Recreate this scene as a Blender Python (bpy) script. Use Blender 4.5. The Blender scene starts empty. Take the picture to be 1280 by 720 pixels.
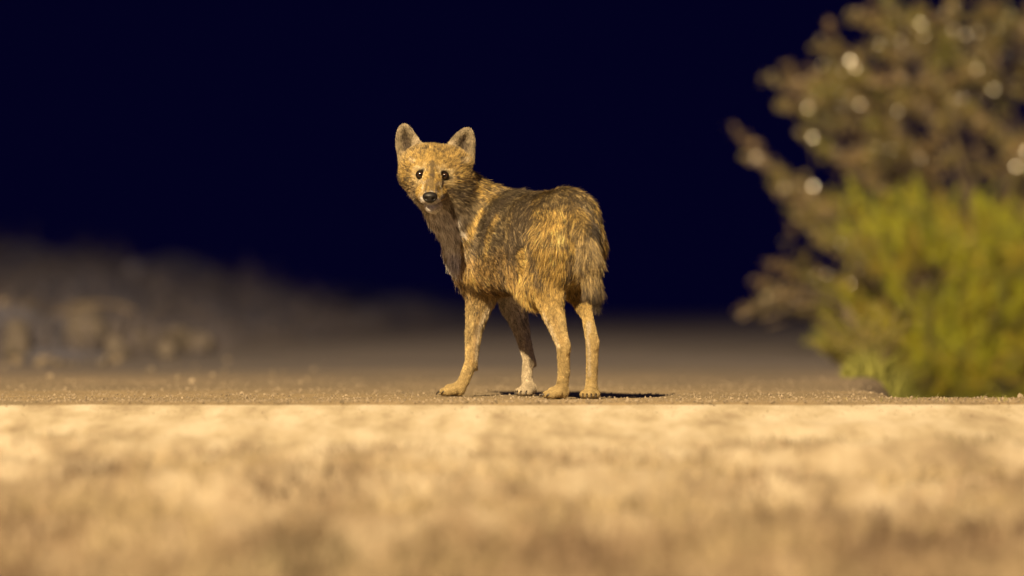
import bpy, bmesh, math, random
import numpy as np
from mathutils import Vector, kdtree

random.seed(7)
rng = np.random.default_rng(11)
sc = bpy.context.scene
col = sc.collection

# ------------------------------------------------------------------ camera
CH, DIST, PPM = 0.2036, 12.0, 550.0          # camera height, distance to the jackal, px per metre there
cd = bpy.data.cameras.new('camera')
cam = bpy.data.objects.new('camera', cd)
col.objects.link(cam)
cam.location = (0, -DIST, CH)
cam.rotation_euler = (math.radians(90) + math.atan(25 / PPM / DIST), 0, 0)
cd.sensor_width = 36
cd.lens = 36 * DIST / (1280 / PPM)
cd.clip_end = 500
cd.dof.use_dof = True
cd.dof.focus_distance = DIST - 0.02
cd.dof.aperture_fstop = 1.8
sc.camera = cam

# ------------------------------------------------------------------ night sky
w = bpy.data.worlds.new('World')
sc.world = w
w.use_nodes = True
bg = w.node_tree.nodes['Background']
# dark navy ahead, an added purple-grey sky fill behind the camera to lift shadows
wn = w.node_tree
tc = wn.nodes.new('ShaderNodeTexCoord'); sx = wn.nodes.new('ShaderNodeSeparateXYZ')
wn.links.new(tc.outputs['Generated'], sx.inputs[0])
wm = wn.nodes.new('ShaderNodeMapRange'); wm.interpolation_type = 'SMOOTHSTEP'
wm.inputs['From Min'].default_value = .55; wm.inputs['From Max'].default_value = -.7
wn.links.new(sx.outputs['Y'], wm.inputs['Value'])
wr = wn.nodes.new('ShaderNodeValToRGB')
wr.color_ramp.elements[0].color = (0.0009, 0.0007, 0.0130, 1)
wr.color_ramp.elements[1].color = (0.060, 0.052, 0.120, 1)
wn.links.new(wm.outputs[0], wr.inputs[0]); wn.links.new(wr.outputs[0], bg.inputs[0])
bg.inputs[1].default_value = 1.0

# ------------------------------------------------------------------ street light (outside the frame, up on the left)
ld = bpy.data.lights.new('street_light', 'SPOT')
lamp = bpy.data.objects.new('street_light', ld)
col.objects.link(lamp)
lamp.location = (-5.8, -17.5, 14.0)
ld.energy = 62000
ld.color = (1.0, 0.75, 0.41)
ld.shadow_soft_size = 0.13
ld.spot_size = math.radians(45)
ld.spot_blend = 1.0
aim = Vector((.1, -.2, 0)) - lamp.location
lamp.rotation_euler = aim.to_track_quat('-Z', 'Y').to_euler()

sc.view_settings.view_transform = 'Standard'
sc.view_settings.look = 'None'
sc.view_settings.exposure = 0
sc.view_settings.gamma = 1
sc.render.engine = 'CYCLES'
sc.cycles.max_bounces = 8
sc.cycles.use_denoising = True

# ------------------------------------------------------------------ helpers
def P(px, py, Y):
    s = (DIST + Y) / DIST / PPM
    return np.array([(px - 640) * s, Y, CH + (385 - py) * s])

def tag(o, label=None, cat=None, group=None, kind=None):
    if label: o['label'] = label
    if cat: o['category'] = cat
    if group: o['group'] = group
    if kind: o['kind'] = kind
    return o

def link(name, me, mat=None, parent=None):
    o = bpy.data.objects.new(name, me)
    col.objects.link(o)
    if mat is not None and hasattr(me, 'materials'): me.materials.append(mat)
    if parent: o.parent = parent
    return o

def mesh_np(name, V, F, smooth=True):
    me = bpy.data.meshes.new(name)
    V = np.asarray(V, dtype=np.float32); F = np.asarray(F, dtype=np.int32)
    n = F.shape[1]
    me.vertices.add(len(V)); me.vertices.foreach_set('co', V.ravel())
    me.loops.add(F.size); me.loops.foreach_set('vertex_index', F.ravel())
    me.polygons.add(len(F))
    me.polygons.foreach_set('loop_start', np.arange(0, F.size, n, dtype=np.int32))
    me.polygons.foreach_set('loop_total', np.full(len(F), n, dtype=np.int32))
    me.polygons.foreach_set('use_smooth', np.full(len(F), smooth))
    me.update(calc_edges=True)
    me.validate()
    return me

def color_attr(me, name, cols, domain='POINT'):
    a = me.attributes.new(name, 'FLOAT_COLOR', domain)
    c = np.ones((len(cols), 4), dtype=np.float32); c[:, :3] = cols
    a.data.foreach_set('color', c.ravel())

class Waves:
    """smooth pseudo-noise, vectorised"""
    def __init__(self, n, scale, seed):
        r = np.random.default_rng(seed)
        d = r.normal(size=(n, 3)); d /= np.linalg.norm(d, axis=1)[:, None]
        self.k = d * (2 * math.pi / scale) * r.uniform(.6, 1.7, (n, 1))
        self.p = r.uniform(0, 6.28, n); self.n = n
    def __call__(self, X):
        X = np.asarray(X)
        out = np.zeros(len(X))
        for i in range(self.n): out += np.sin(X @ self.k[i] + self.p[i])
        return out / math.sqrt(self.n / 2)

def sstep(a, b, x):
    t = np.clip((x - a) / (b - a), 0, 1)
    return t * t * (3 - 2 * t)

# ------------------------------------------------------------------ materials
def mat_new(name):
    m = bpy.data.materials.new(name); m.use_nodes = True
    nt = m.node_tree
    return m, nt, nt.nodes['Principled BSDF']

def ramp(nt, fac, stops):
    r = nt.nodes.new('ShaderNodeValToRGB')
    while len(r.color_ramp.elements) < len(stops): r.color_ramp.elements.new(.5)
    for e, (p, c) in zip(r.color_ramp.elements, stops):
        e.position = p; e.color = (*c, 1)
    nt.links.new(fac, r.inputs[0])
    return r.outputs[0]

def noise(nt, scale, detail=4, rough=.6, vec=None):
    n = nt.nodes.new('ShaderNodeTexNoise')
    n.inputs['Scale'].default_value = scale
    n.inputs['Detail'].default_value = detail
    n.inputs['Roughness'].default_value = rough
    if vec is None:
        g = nt.nodes.new('ShaderNodeNewGeometry'); vec = g.outputs['Position']
    nt.links.new(vec, n.inputs['Vector'])
    return n.outputs['Fac']

def mixc(nt, a, b, fac, mode='MIX'):
    m = nt.nodes.new('ShaderNodeMix'); m.data_type = 'RGBA'; m.blend_type = mode
    for sock, v in ((m.inputs[0], fac), (m.inputs[6], a), (m.inputs[7], b)):
        if hasattr(v, 'is_linked') or isinstance(v, bpy.types.NodeSocket): nt.links.new(v, sock)
        elif isinstance(v, (int, float)): sock.default_value = v
        else: sock.default_value = (*v, 1)
    return m.outputs[2]

def bump(nt, bs, h, dist, strength=1.0):
    b = nt.nodes.new('ShaderNodeBump')
    b.inputs['Strength'].default_value = strength
    b.inputs['Distance'].default_value = dist
    nt.links.new(h, b.inputs['Height']); nt.links.new(b.outputs[0], bs.inputs['Normal'])

def attr_mat(name, attr, rough=.8, spec=.3, var=0.0, coat=0.0):
    m, nt, bs = mat_new(name)
    a = nt.nodes.new('ShaderNodeAttribute'); a.attribute_name = attr
    c = a.outputs['Color']
    if var:
        n = noise(nt, 40, 3)
        r = ramp(nt, n, [(.3, (1 - var,) * 3), (.7, (1, 1, 1))])
        c = mixc(nt, c, r, 1.0, 'MULTIPLY')
    nt.links.new(c, bs.inputs['Base Color'])
    bs.inputs['Roughness'].default_value = rough
    bs.inputs['Specular IOR Level'].default_value = spec
    bs.inputs['Coat Weight'].default_value = coat
    return m

def make_ground_mat():
    m, nt, bs = mat_new('gravelly_asphalt')
    fine = noise(nt, 260, 5, .75)
    mid = noise(nt, 9, 5, .6)
    big = noise(nt, 1.1, 3, .5)
    c = ramp(nt, fine, [(.30, (.15, .115, .075)), (.46, (.29, .23, .15)), (.58, (.39, .315, .20)), (.72, (.56, .47, .31))])
    c2 = ramp(nt, mid, [(.3, (.72, .70, .68)), (.7, (1.1, 1.06, 1.0))])
    c = mixc(nt, c, c2, 1.0, 'MULTIPLY')
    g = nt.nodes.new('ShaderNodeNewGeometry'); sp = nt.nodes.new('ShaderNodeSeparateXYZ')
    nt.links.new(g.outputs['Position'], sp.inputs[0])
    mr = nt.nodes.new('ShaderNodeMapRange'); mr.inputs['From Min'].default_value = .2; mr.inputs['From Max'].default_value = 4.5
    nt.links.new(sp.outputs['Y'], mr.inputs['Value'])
    dim_asph = ramp(nt, fine, [(.30, (.065, .058, .062)), (.5, (.14, .125, .13)), (.72, (.26, .235, .24))])  # far asphalt darker and greyer, the lamp's fading painted into its colour
    c = mixc(nt, c, dim_asph, mr.outputs[0])
    c3 = ramp(nt, big, [(.35, (.8, .8, .82)), (.65, (1.08, 1.04, .98))])
    c = mixc(nt, c, c3, 1.0, 'MULTIPLY')
    nt.links.new(c, bs.inputs['Base Color'])
    bs.inputs['Roughness'].default_value = .9
    bs.inputs['Specular IOR Level'].default_value = .25
    bump(nt, bs, fine, .0022)
    return m

def make_sand_mat():
    m, nt, bs = mat_new('pale_sand')
    gp = nt.nodes.new('ShaderNodeNewGeometry'); mp = nt.nodes.new('ShaderNodeVectorMath'); mp.operation = 'MULTIPLY'
    mp.inputs[1].default_value = (1, .16, 1); nt.links.new(gp.outputs['Position'], mp.inputs[0])
    a = noise(nt, 7.5, 5, .62, mp.outputs[0]); b = noise(nt, 60, 4, .7)
    c = ramp(nt, a, [(.35, (.10, .068, .048)), (.5, (.22, .16, .11)), (.66, (.35, .28, .20))])
    c2 = ramp(nt, b, [(.3, (.75, .74, .72)), (.7, (1.05, 1.04, 1.0))])
    c = mixc(nt, c, c2, 1.0, 'MULTIPLY')
    nt.links.new(c, bs.inputs['Base Color'])
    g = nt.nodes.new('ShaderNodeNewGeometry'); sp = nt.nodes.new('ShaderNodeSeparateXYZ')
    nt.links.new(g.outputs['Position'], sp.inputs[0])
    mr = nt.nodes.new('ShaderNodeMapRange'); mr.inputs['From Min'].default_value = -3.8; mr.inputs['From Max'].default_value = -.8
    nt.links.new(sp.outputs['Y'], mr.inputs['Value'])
    lit_crest = ramp(nt, a, [(.32, (.33, .26, .18)), (.46, (.49, .41, .29)), (.6, (.62, .54, .42))])  # paler toward the crest: the lamp's bright zone painted into the sand
    c = mixc(nt, c, lit_crest, mr.outputs[0])
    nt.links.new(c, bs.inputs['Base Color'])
    bs.inputs['Roughness'].default_value = .95
    bs.inputs['Specular IOR Level'].default_value = .15
    bump(nt, bs, b, .008)
    return m

def make_rock_mat(name, a, b):
    m, nt, bs = mat_new(name)
    f = noise(nt, 14, 6, .7)
    nt.links.new(ramp(nt, f, [(.3, a), (.7, b)]), bs.inputs['Base Color'])
    bs.inputs['Roughness'].default_value = .9
    bump(nt, bs, f, .02)
    return m

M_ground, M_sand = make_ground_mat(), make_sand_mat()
M_bank = make_rock_mat('grey_earth', (.065, .063, .085), (.17, .165, .215))
M_rock = make_rock_mat('pale_rubble', (.06, .05, .045), (.21, .175, .145))

# ------------------------------------------------------------------ terrain
wv1, wv2, wv3 = Waves(9, 2.3, 1), Waves(9, .55, 2), Waves(9, .16, 3)
def pts2(X, Y): return np.stack([X, Y, np.zeros_like(X)], 1)

def ground_z(X, Y):
    p = pts2(X, Y)
    z = .0062 * np.maximum(Y - .5, 0) * sstep(.5, 3, Y)
    z = z - .0062 * np.maximum(Y - 24, 0) * 1.6
    z = z + wv1(p) * .006 * sstep(1, 6, Y) + wv2(p) * .0016 * sstep(-.3, 1, Y)
    # ditch behind the road edge on the right, where the shrubs grow
    xe = .80 + .067 * Y + wv2(p) * .02
    z = z - .27 * sstep(0, .16, X - xe) * sstep(.0, 1.2, Y) * (1 - sstep(11, 15, Y))
    return z

def foot_x(Y):
    return np.interp(Y, [3, 6, 11, 16, 20], [-2.2, -1.3, -1.05, -.5, .2])

def bank_z(X, Y):
    p = pts2(X, Y)
    d = foot_x(Y) - X
    h = .18 * np.maximum(d, 0) * sstep(-.1, .9, d) - .12 * sstep(.1, -.5, d)
    h = np.minimum(h, .32 + .05 * h)
    h = h * sstep(3.5, 8, Y) * (1 - sstep(15, 20, Y))
    h = h + sstep(-.1, .5, d) * (wv1(p) * .05 + wv2(p) * .03 + wv3(p) * .008)
    return ground_z(X, Y) + h - .02 * sstep(.05, -.1, d)

def sheet(name, xs, ys, zf, mat):
    X, Y = np.meshgrid(xs, ys)
    x, y = X.ravel(), Y.ravel()
    V = np.stack([x, y, zf(x, y)], 1)
    nx = len(xs); i = np.arange(len(ys) - 1)[:, None] * nx + np.arange(nx - 1)[None]
    i = i.ravel()
    F = np.stack([i, i + 1, i + nx + 1, i + nx], 1)
    return link(name, mesh_np(name, V, F), mat)

def spaced(a, b, n, pw=1.0):
    t = np.linspace(0, 1, n); return a + (b - a) * t ** pw

# road: its front edge (a broken asphalt lip) lies on the pale sand slope
xs = np.concatenate([spaced(-30, -2.5, 30)[:-1], np.linspace(-2.5, 2.8, 420), spaced(2.8, 30, 30)[1:]])
ys = np.concatenate([[-.70, -.60], spaced(-.545, 90, 260, 2.2)])
def road_z(x, y):
    z = ground_z(x, y)
    return np.where(y < -.65, z - .030, np.where(y < -.57, z - .006, z))
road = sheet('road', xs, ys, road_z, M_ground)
# ragged front edge
me = road.data
co = np.empty(len(me.vertices) * 3, dtype=np.float32); me.vertices.foreach_get('co', co); co = co.reshape(-1, 3)
edge = co[:, 1] < -.54
rag = wv3(pts2(co[:, 0], co[:, 0] * .3)) * .007 + wv2(pts2(co[:, 0], co[:, 0])) * .004
co[edge, 1] += rag[edge]
me.vertices.foreach_set('co', co.ravel()); me.update()
tag(road, kind='structure')

ysl = spaced(-.3, -16, 150)
def slope_z(x, y):
    p = pts2(x, y)
    d = np.maximum(-.55 - y, 0)
    return -.003 - .052 * d + (wv2(p) * .012 + wv1(p) * .012 + wv3(p) * .004) * sstep(.15, 1.6, d)
xsl = np.concatenate([spaced(-20, -2, 20)[:-1], np.linspace(-2, 2, 220), spaced(2, 20, 20)[1:]])
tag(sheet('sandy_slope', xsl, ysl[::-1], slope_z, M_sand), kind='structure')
xb = np.concatenate([spaced(-26, -4, 16)[:-1], np.linspace(-4, 1.2, 150)])
yb = spaced(3.4, 50, 200, 1.4)
tag(sheet('embankment', xb, yb, bank_z, M_bank), kind='structure')

# ------------------------------------------------------------------ gravel (grit on the road round the animal)
def ico(sub=1):
    bm = bmesh.new(); bmesh.ops.create_icosphere(bm, subdivisions=sub, radius=1)
    V = np.array([v.co[:] for v in bm.verts]); F = np.array([[v.index for v in f.verts] for f in bm.faces])
    bm.free(); return V, F
IV, IF = ico(1)
def grit(n, xr, yr, smin, smax, zf, seed, pw=1.0):
    r = np.random.default_rng(seed)
    x = r.uniform(*xr, n); y = yr[0] + (yr[1] - yr[0]) * r.uniform(0, 1, n) ** pw
    s = smin + (smax - smin) * r.uniform(0, 1, n) ** 4
    z = zf(x, y)
    sv = IV[None] * (s[:, None, None] * r.uniform(.6, 1.15, (n, 1, 3))) * (1 + .25 * r.normal(size=(n, len(IV), 1)))
    V = (sv + np.stack([x, y, z + s * .25], 1)[:, None]).reshape(-1, 3)
    F = (IF[None] + (np.arange(n) * len(IV))[:, None, None]).reshape(-1, 3)
    tone = r.uniform(.14, .34, n)[:, None] * np.array([1, .80, .58])
    return V, F, np.repeat(tone, len(IV), 0)
Vg, Fg, Cg = grit(16000, (-1.5, 1.5), (-.6, 2.4), .0008, .0038, ground_z, 5, 1.6)
V2, F2, C2 = grit(260, (-2.3, -.5), (-.45, 5.5), .002, .010, ground_z, 6)
V3, F3, C3 = grit(900, (-1.4, 1.4), (-1.0, -.56), .0008, .0028, slope_z, 9)
V4, F4, C4 = grit(14, (.6, 1.2), (-.5, .2), .003, .010, ground_z, 19)
Vs, Fs, Cs, off = [], [], [], 0
for v, f, c in ((Vg, Fg, Cg), (V2, F2, C2), (V3, F3, C3), (V4, F4, C4)):
    Vs.append(v); Fs.append(f + off); Cs.append(c); off += len(v)
gm = mesh_np('gravel', np.concatenate(Vs), np.concatenate(Fs), False)
color_attr(gm, 'col', np.concatenate(Cs))
tag(link('gravel', gm, attr_mat('grit', 'col', .9)), 'loose grit and small stones lying on the road', 'gravel', kind='stuff')

# ------------------------------------------------------------------ dry grass on the slope in front
def blades(x, y, z, h, wd, lean, cols, seed, segs=2):
    r = np.random.default_rng(seed); n = len(x)
    a = r.uniform(0, 6.283, n)
    la = r.uniform(0, 6.283, n); ld_ = lean * r.uniform(.2, 1.3, n)
    V = []
    for k in range(segs + 1):
        t = k / segs
        cx = x + np.cos(la) * ld_ * h * t ** 1.8; cy = y + np.sin(la) * ld_ * h * t ** 1.8
        cz = z + h * t * (1 - .25 * ld_ * t)
        wk = wd * (1 - .85 * t)
        V.append(np.stack([cx - np.cos(a) * wk, cy - np.sin(a) * wk, cz], 1))
        V.append(np.stack([cx + np.cos(a) * wk, cy + np.sin(a) * wk, cz], 1))
    V = np.stack(V, 1).reshape(-1, 3); m = 2 * (segs + 1)
    b = (np.arange(n) * m)[:, None]
    F = np.concatenate([b + np.array([2 * k, 2 * k + 1, 2 * k + 3, 2 * k + 2]) for k in range(segs)], 0)
    return V, F, np.repeat(cols, m, 0)
def make_grass():
    n = 60000
    r = np.random.default_rng(21)
    y = -.72 - 6.4 * r.uniform(0, 1, n) ** .95
    x = r.uniform(-1.6, 1.6, n)
    p = pts2(x, y)
    q = pts2(x * 1.0, y * .35)
    dens = Waves(12, .34, 31)(q) + .6 * Waves(12, .13, 32)(q)
    keep = (dens + r.normal(size=n) * .5 > -.35) & (y < -1.5 - .9 * r.uniform(size=n))
    x, y, p, q, dens = x[keep], y[keep], p[keep], q[keep], dens[keep]
    n = len(x); z = slope_z(x, y)
    hm = np.clip((-y - 1.0) * .028, .0015, .080)
    h = hm * r.uniform(.35, 1.0, n) * (.75 + .25 * np.clip(dens, -1, 1.5))
    tone = Waves(12, .30, 33)(q); t2 = Waves(12, .9, 34)(q)
    straw = np.array([.43, .34, .215]); tan = np.array([.29, .205, .135]); brown = np.array([.13, .085, .06]); olive = np.array([.17, .15, .09])
    c = straw[None] * np.ones((n, 1))
    c = c + (tan - c) * sstep(-.5, .5, tone)[:, None]
    c = c + (brown - c) * (sstep(.4, 1.3, tone) * .9)[:, None]
    c = c + (olive - c) * (sstep(.4, 1.5, t2) * .6)[:, None]
    c = c * r.uniform(.75, 1.2, (n, 1)) * .72
    near = sstep(-3.6, -1.0, y)[:, None]; c = c + (np.array([.50, .43, .32]) - c) * near * .42  # blades paled toward the crest, same painted lamp falloff as the sand
    m = 40                                            # weeds on the lip of the road by the shrubs
    ex = .62 + .6 * r.uniform(0, 1, m) ** .6; ey = r.uniform(-.62, -.1, m)
    x = np.concatenate([x, ex]); y = np.concatenate([y, ey]); z = np.concatenate([z, ground_z(ex, ey) - .002])
    h = np.concatenate([h, .006 + .022 * sstep(.6, 1.1, ex) * r.uniform(.2, 1, m)]); n += m
    c = np.concatenate([c, np.array([.26, .24, .09])[None] * r.uniform(.6, 1.3, (m, 1))])
    V, F, C = blades(x, y, z, h, r.uniform(.0012, .003, n), .9, c, 22)
    me = mesh_np('dry_grass', V, F, False); color_attr(me, 'col', C)
    tag(link('dry_grass', me, attr_mat('straw', 'col', .7, .3)), 'short dry straw coloured grass covering the near slope', 'grass', kind='stuff')
make_grass()

def make_ditch_grass():
    r = np.random.default_rng(51); n = 12000
    y = 2.4 + 7 * r.uniform(0, 1, n) ** 1.2
    x = .80 + .067 * y - .06 + r.uniform(0, 1, n) ** 1.5 * .8
    z = ground_z(x, y)
    c = np.array([.26, .26, .06])[None] * r.uniform(.4, 1.3, (n, 1))
    h = r.uniform(.03, .15, n) * sstep(.70, .90, x - .067 * y) * np.clip(.25 + y * .3, 0, 1)
    V, F, C = blades(x, y, z, h + .004, r.uniform(.0015, .004, n), .9, c, 52)
    me = mesh_np('ditch_grass', V, F, False); color_attr(me, 'col', C)
    tag(link('ditch_grass', me, attr_mat('ditch_grass', 'col', .7, .3)), 'olive green grass growing in the ditch under the shrubs', 'grass', kind='stuff')
make_ditch_grass()

def make_bank_grass():
    r = np.random.default_rng(41); n = 26000
    y = 6 + 12 * r.uniform(0, 1, n) ** 1.2
    x = foot_x(y) + .15 - r.uniform(0, 3.2, n)
    p = pts2(x, y)
    k = Waves(12, .9, 42)(p) + r.normal(size=n) * .3 > .5
    x, y = x[k], y[k]; n = len(x)
    z = bank_z(x, y)
    c = np.array([.15, .13, .14])[None] * r.uniform(.4, 1.3, (n, 1))
    V, F, C = blades(x, y, z, r.uniform(.02, .17, n), r.uniform(.002, .006, n), 1.0, c, 43)
    me = mesh_np('withered_weeds', V, F, False); color_attr(me, 'col', C)
    tag(link('withered_weeds', me, attr_mat('weed', 'col', .8, .2)), 'withered grey weeds scattered over the dark embankment', 'weeds', kind='stuff')
make_bank_grass()

# ------------------------------------------------------------------ rubble on the left
def make_rock(size, seed):
    V, F = ico(3)
    r = np.random.default_rng(seed)
    V = V * r.uniform(.65, 1.25, 3)
    for _ in range(9):                      # flat broken faces
        d = r.normal(size=3); d /= np.linalg.norm(d); lim = r.uniform(.45, .8)
        s = V @ d; V = V - d[None] * np.maximum(s - lim, 0)[:, None] * .9
    V = V * (1 + .05 * Waves(8, .5, seed + 5)(V))[:, None]
    return mesh_np('rock', V * size, F, True)
rocks = [  # px, py of its middle, Y, size
    (112, 418, 6.2, .125, 'leftmost pale boulder of the rubble heap beside the road'),
    (146, 428, 5.9, .075, 'small stone in front of the gap between the two largest boulders'),
    (176, 412, 6.6, .095, 'rounded boulder in the middle of the rubble heap'),
    (208, 426, 6.1, .060, 'low stone at the roadside foot of the rubble heap'),
    (214, 398, 7.4, .125, 'broad pale boulder at the back right of the rubble heap'),
    (252, 404, 7.3, .085, 'last and smallest pale boulder of the heap on the side towards the jackal'),
    (140, 388, 7.8, .110, 'boulder standing behind the leftmost pale boulder'),
    (104, 380, 8.4, .110, 'dim boulder highest up on the left of the rubble heap'),
    (60, 400, 7.2, .140, 'big boulder at the outer left edge of the picture'),
    (22, 430, 6.0, .100, 'cut off stone in the left corner of the rubble heap'),
    (128, 456, 4.2, .026, 'flat pebble on the road in front of the rubble heap'),
    (190, 462, 3.4, .022, 'fist sized pebble on the road nearest the dry slope'),
    (455, 396, 15., .085, 'lone pale stone far off at the foot of the embankment'),
    (168, 352, 13., .085, 'lone stone halfway up the dark embankment'),
]
for i, (px, py, Y, s, lab) in enumerate(rocks):
    o = link('rock', make_rock(s * .78, 100 + i), M_rock if Y < 10 else M_bank)
    c = P(px, py, Y)
    gz = float(max(ground_z(np.array([c[0]]), np.array([Y]))[0], bank_z(np.array([c[0]]), np.array([Y]))[0] if Y > 3.5 else -9))
    o.location = (c[0], Y, gz + s * .32)
    o.rotation_euler = (random.uniform(-.4, .4), random.uniform(-.4, .4), random.uniform(0, 6))
    tag(o, lab, 'rock', 'stones of the rubble by the road')
r_ = np.random.default_rng(77)
Vd, Fd, Cd = grit(200, (-3.2, -1.3), (4.6, 9.5), .008, .05, lambda x, y: np.maximum(bank_z(x, y), ground_z(x, y)), 61)
dm = mesh_np('rubble', Vd, Fd, False); color_attr(dm, 'col', Cd * .85)
tag(link('rubble', dm, attr_mat('rubble_grit', 'col', .9)), 'small broken stones strewn between the boulders', 'rubble', kind='stuff')

# a bent dry stick rising above the boulders
def tube(pts, radii, n=8):
    pts = [Vector(p) for p in pts]; V, F = [], []
    for i, p in enumerate(pts):
        t = (pts[min(i + 1, len(pts) - 1)] - pts[max(i - 1, 0)]).normalized()
        a = t.orthogonal().normalized(); b = t.cross(a)
        for k in range(n):
            q = 2 * math.pi * k / n
            V.append(p + (a * math.cos(q) + b * math.sin(q)) * radii[i])
    for i in range(len(pts) - 1):
        for k in range(n):
            F.append([i * n + k, i * n + (k + 1) % n, (i + 1) * n + (k + 1) % n, (i + 1) * n + k])
    return np.array([v[:] for v in V]), np.array(F)
M_wood = make_rock_mat('dry_wood', (.10, .075, .05), (.32, .25, .17))
tp = [P(70, 392, 7.9), P(95, 384, 7.9), P(125, 379, 7.95), P(150, 382, 8.0), P(170, 391, 8.0)]
V, F = tube(tp, [.008, .008, .007, .006, .004])
tag(link('dry_stick', mesh_np('dry_stick', V, F), M_wood), 'bent dry stick lying across the boulders', 'stick')

# ------------------------------------------------------------------ shrubs on the right
def in_poly(x, y, poly):
    ins = np.zeros(len(x), bool); n = len(poly)
    for i in range(n):
        x1, y1 = poly[i]; x2, y2 = poly[(i + 1) % n]
        c = ((y1 > y) != (y2 > y)) & (x < (x2 - x1) * (y - y1) / (y2 - y1 + 1e-9) + x1)
        ins ^= c
    return ins

def leaves_mesh(name, C, D, L, Wd, cols, seed, fold=.04):
    """C centres, D directions, L lengths, Wd half widths: a folded four-sided leaf each"""
    r = np.random.default_rng(seed); n = len(C)
    R = r.normal(size=(n, 3)); S = np.cross(D, R); S /= np.linalg.norm(S, axis=1)[:, None] + 1e-9
    N = np.cross(S, D)
    L = L[:, None]; Wd = Wd[:, None]
    base = C - D * L * .5; tip = C + D * L * .5 - N * L * .15
    l = C - S * Wd + N * Wd * fold; rr = C + S * Wd + N * Wd * fold
    V = np.stack([base, rr, tip, l, C], 1).reshape(-1, 3)
    b = (np.arange(n) * 5)[:, None]
    F = np.concatenate([b + np.array([0, 1, 4]), b + np.array([1, 2, 4]), b + np.array([2, 3, 4]), b + np.array([3, 0, 4])], 0)
    me = mesh_np(name, V, F, False)
    color_attr(me, 'col', np.repeat(cols, 5, 0))
    return me

def stem_mesh(paths):
    Vs, Fs, off = [], [], 0
    for pts, rad in paths:
        v, f = tube(pts, rad, 6); Vs.append(v); Fs.append(f + off); off += len(v)
    return mesh_np('stems', np.concatenate(Vs), np.concatenate(Fs))

def bez(a, b, c, n):
    t = np.linspace(0, 1, n)[:, None]
    return (1 - t) ** 2 * a + 2 * t * (1 - t) * b + t ** 2 * c

def leaf_mat(name, rough, coat, trans):
    m, nt, bs = mat_new(name)
    a = nt.nodes.new('ShaderNodeAttribute'); a.attribute_name = 'col'
    nt.links.new(a.outputs['Color'], bs.inputs['Base Color'])
    bs.inputs['Roughness'].default_value = rough
    bs.inputs['Specular IOR Level'].default_value = .6
    bs.inputs['Coat Weight'].default_value = coat
    bs.inputs['Coat Roughness'].default_value = .20
    bs.inputs['Coat IOR'].default_value = 2.0
    tr = nt.nodes.new('ShaderNodeBsdfTranslucent'); nt.links.new(a.outputs['Color'], tr.inputs[0])
    mx = nt.nodes.new('ShaderNodeMixShader'); mx.inputs[0].default_value = trans
    nt.links.new(bs.outputs[0], mx.inputs[1]); nt.links.new(tr.outputs[0], mx.inputs[2])
    nt.links.new(mx.outputs[0], nt.nodes['Material Output'].inputs[0])
    return m

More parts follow.
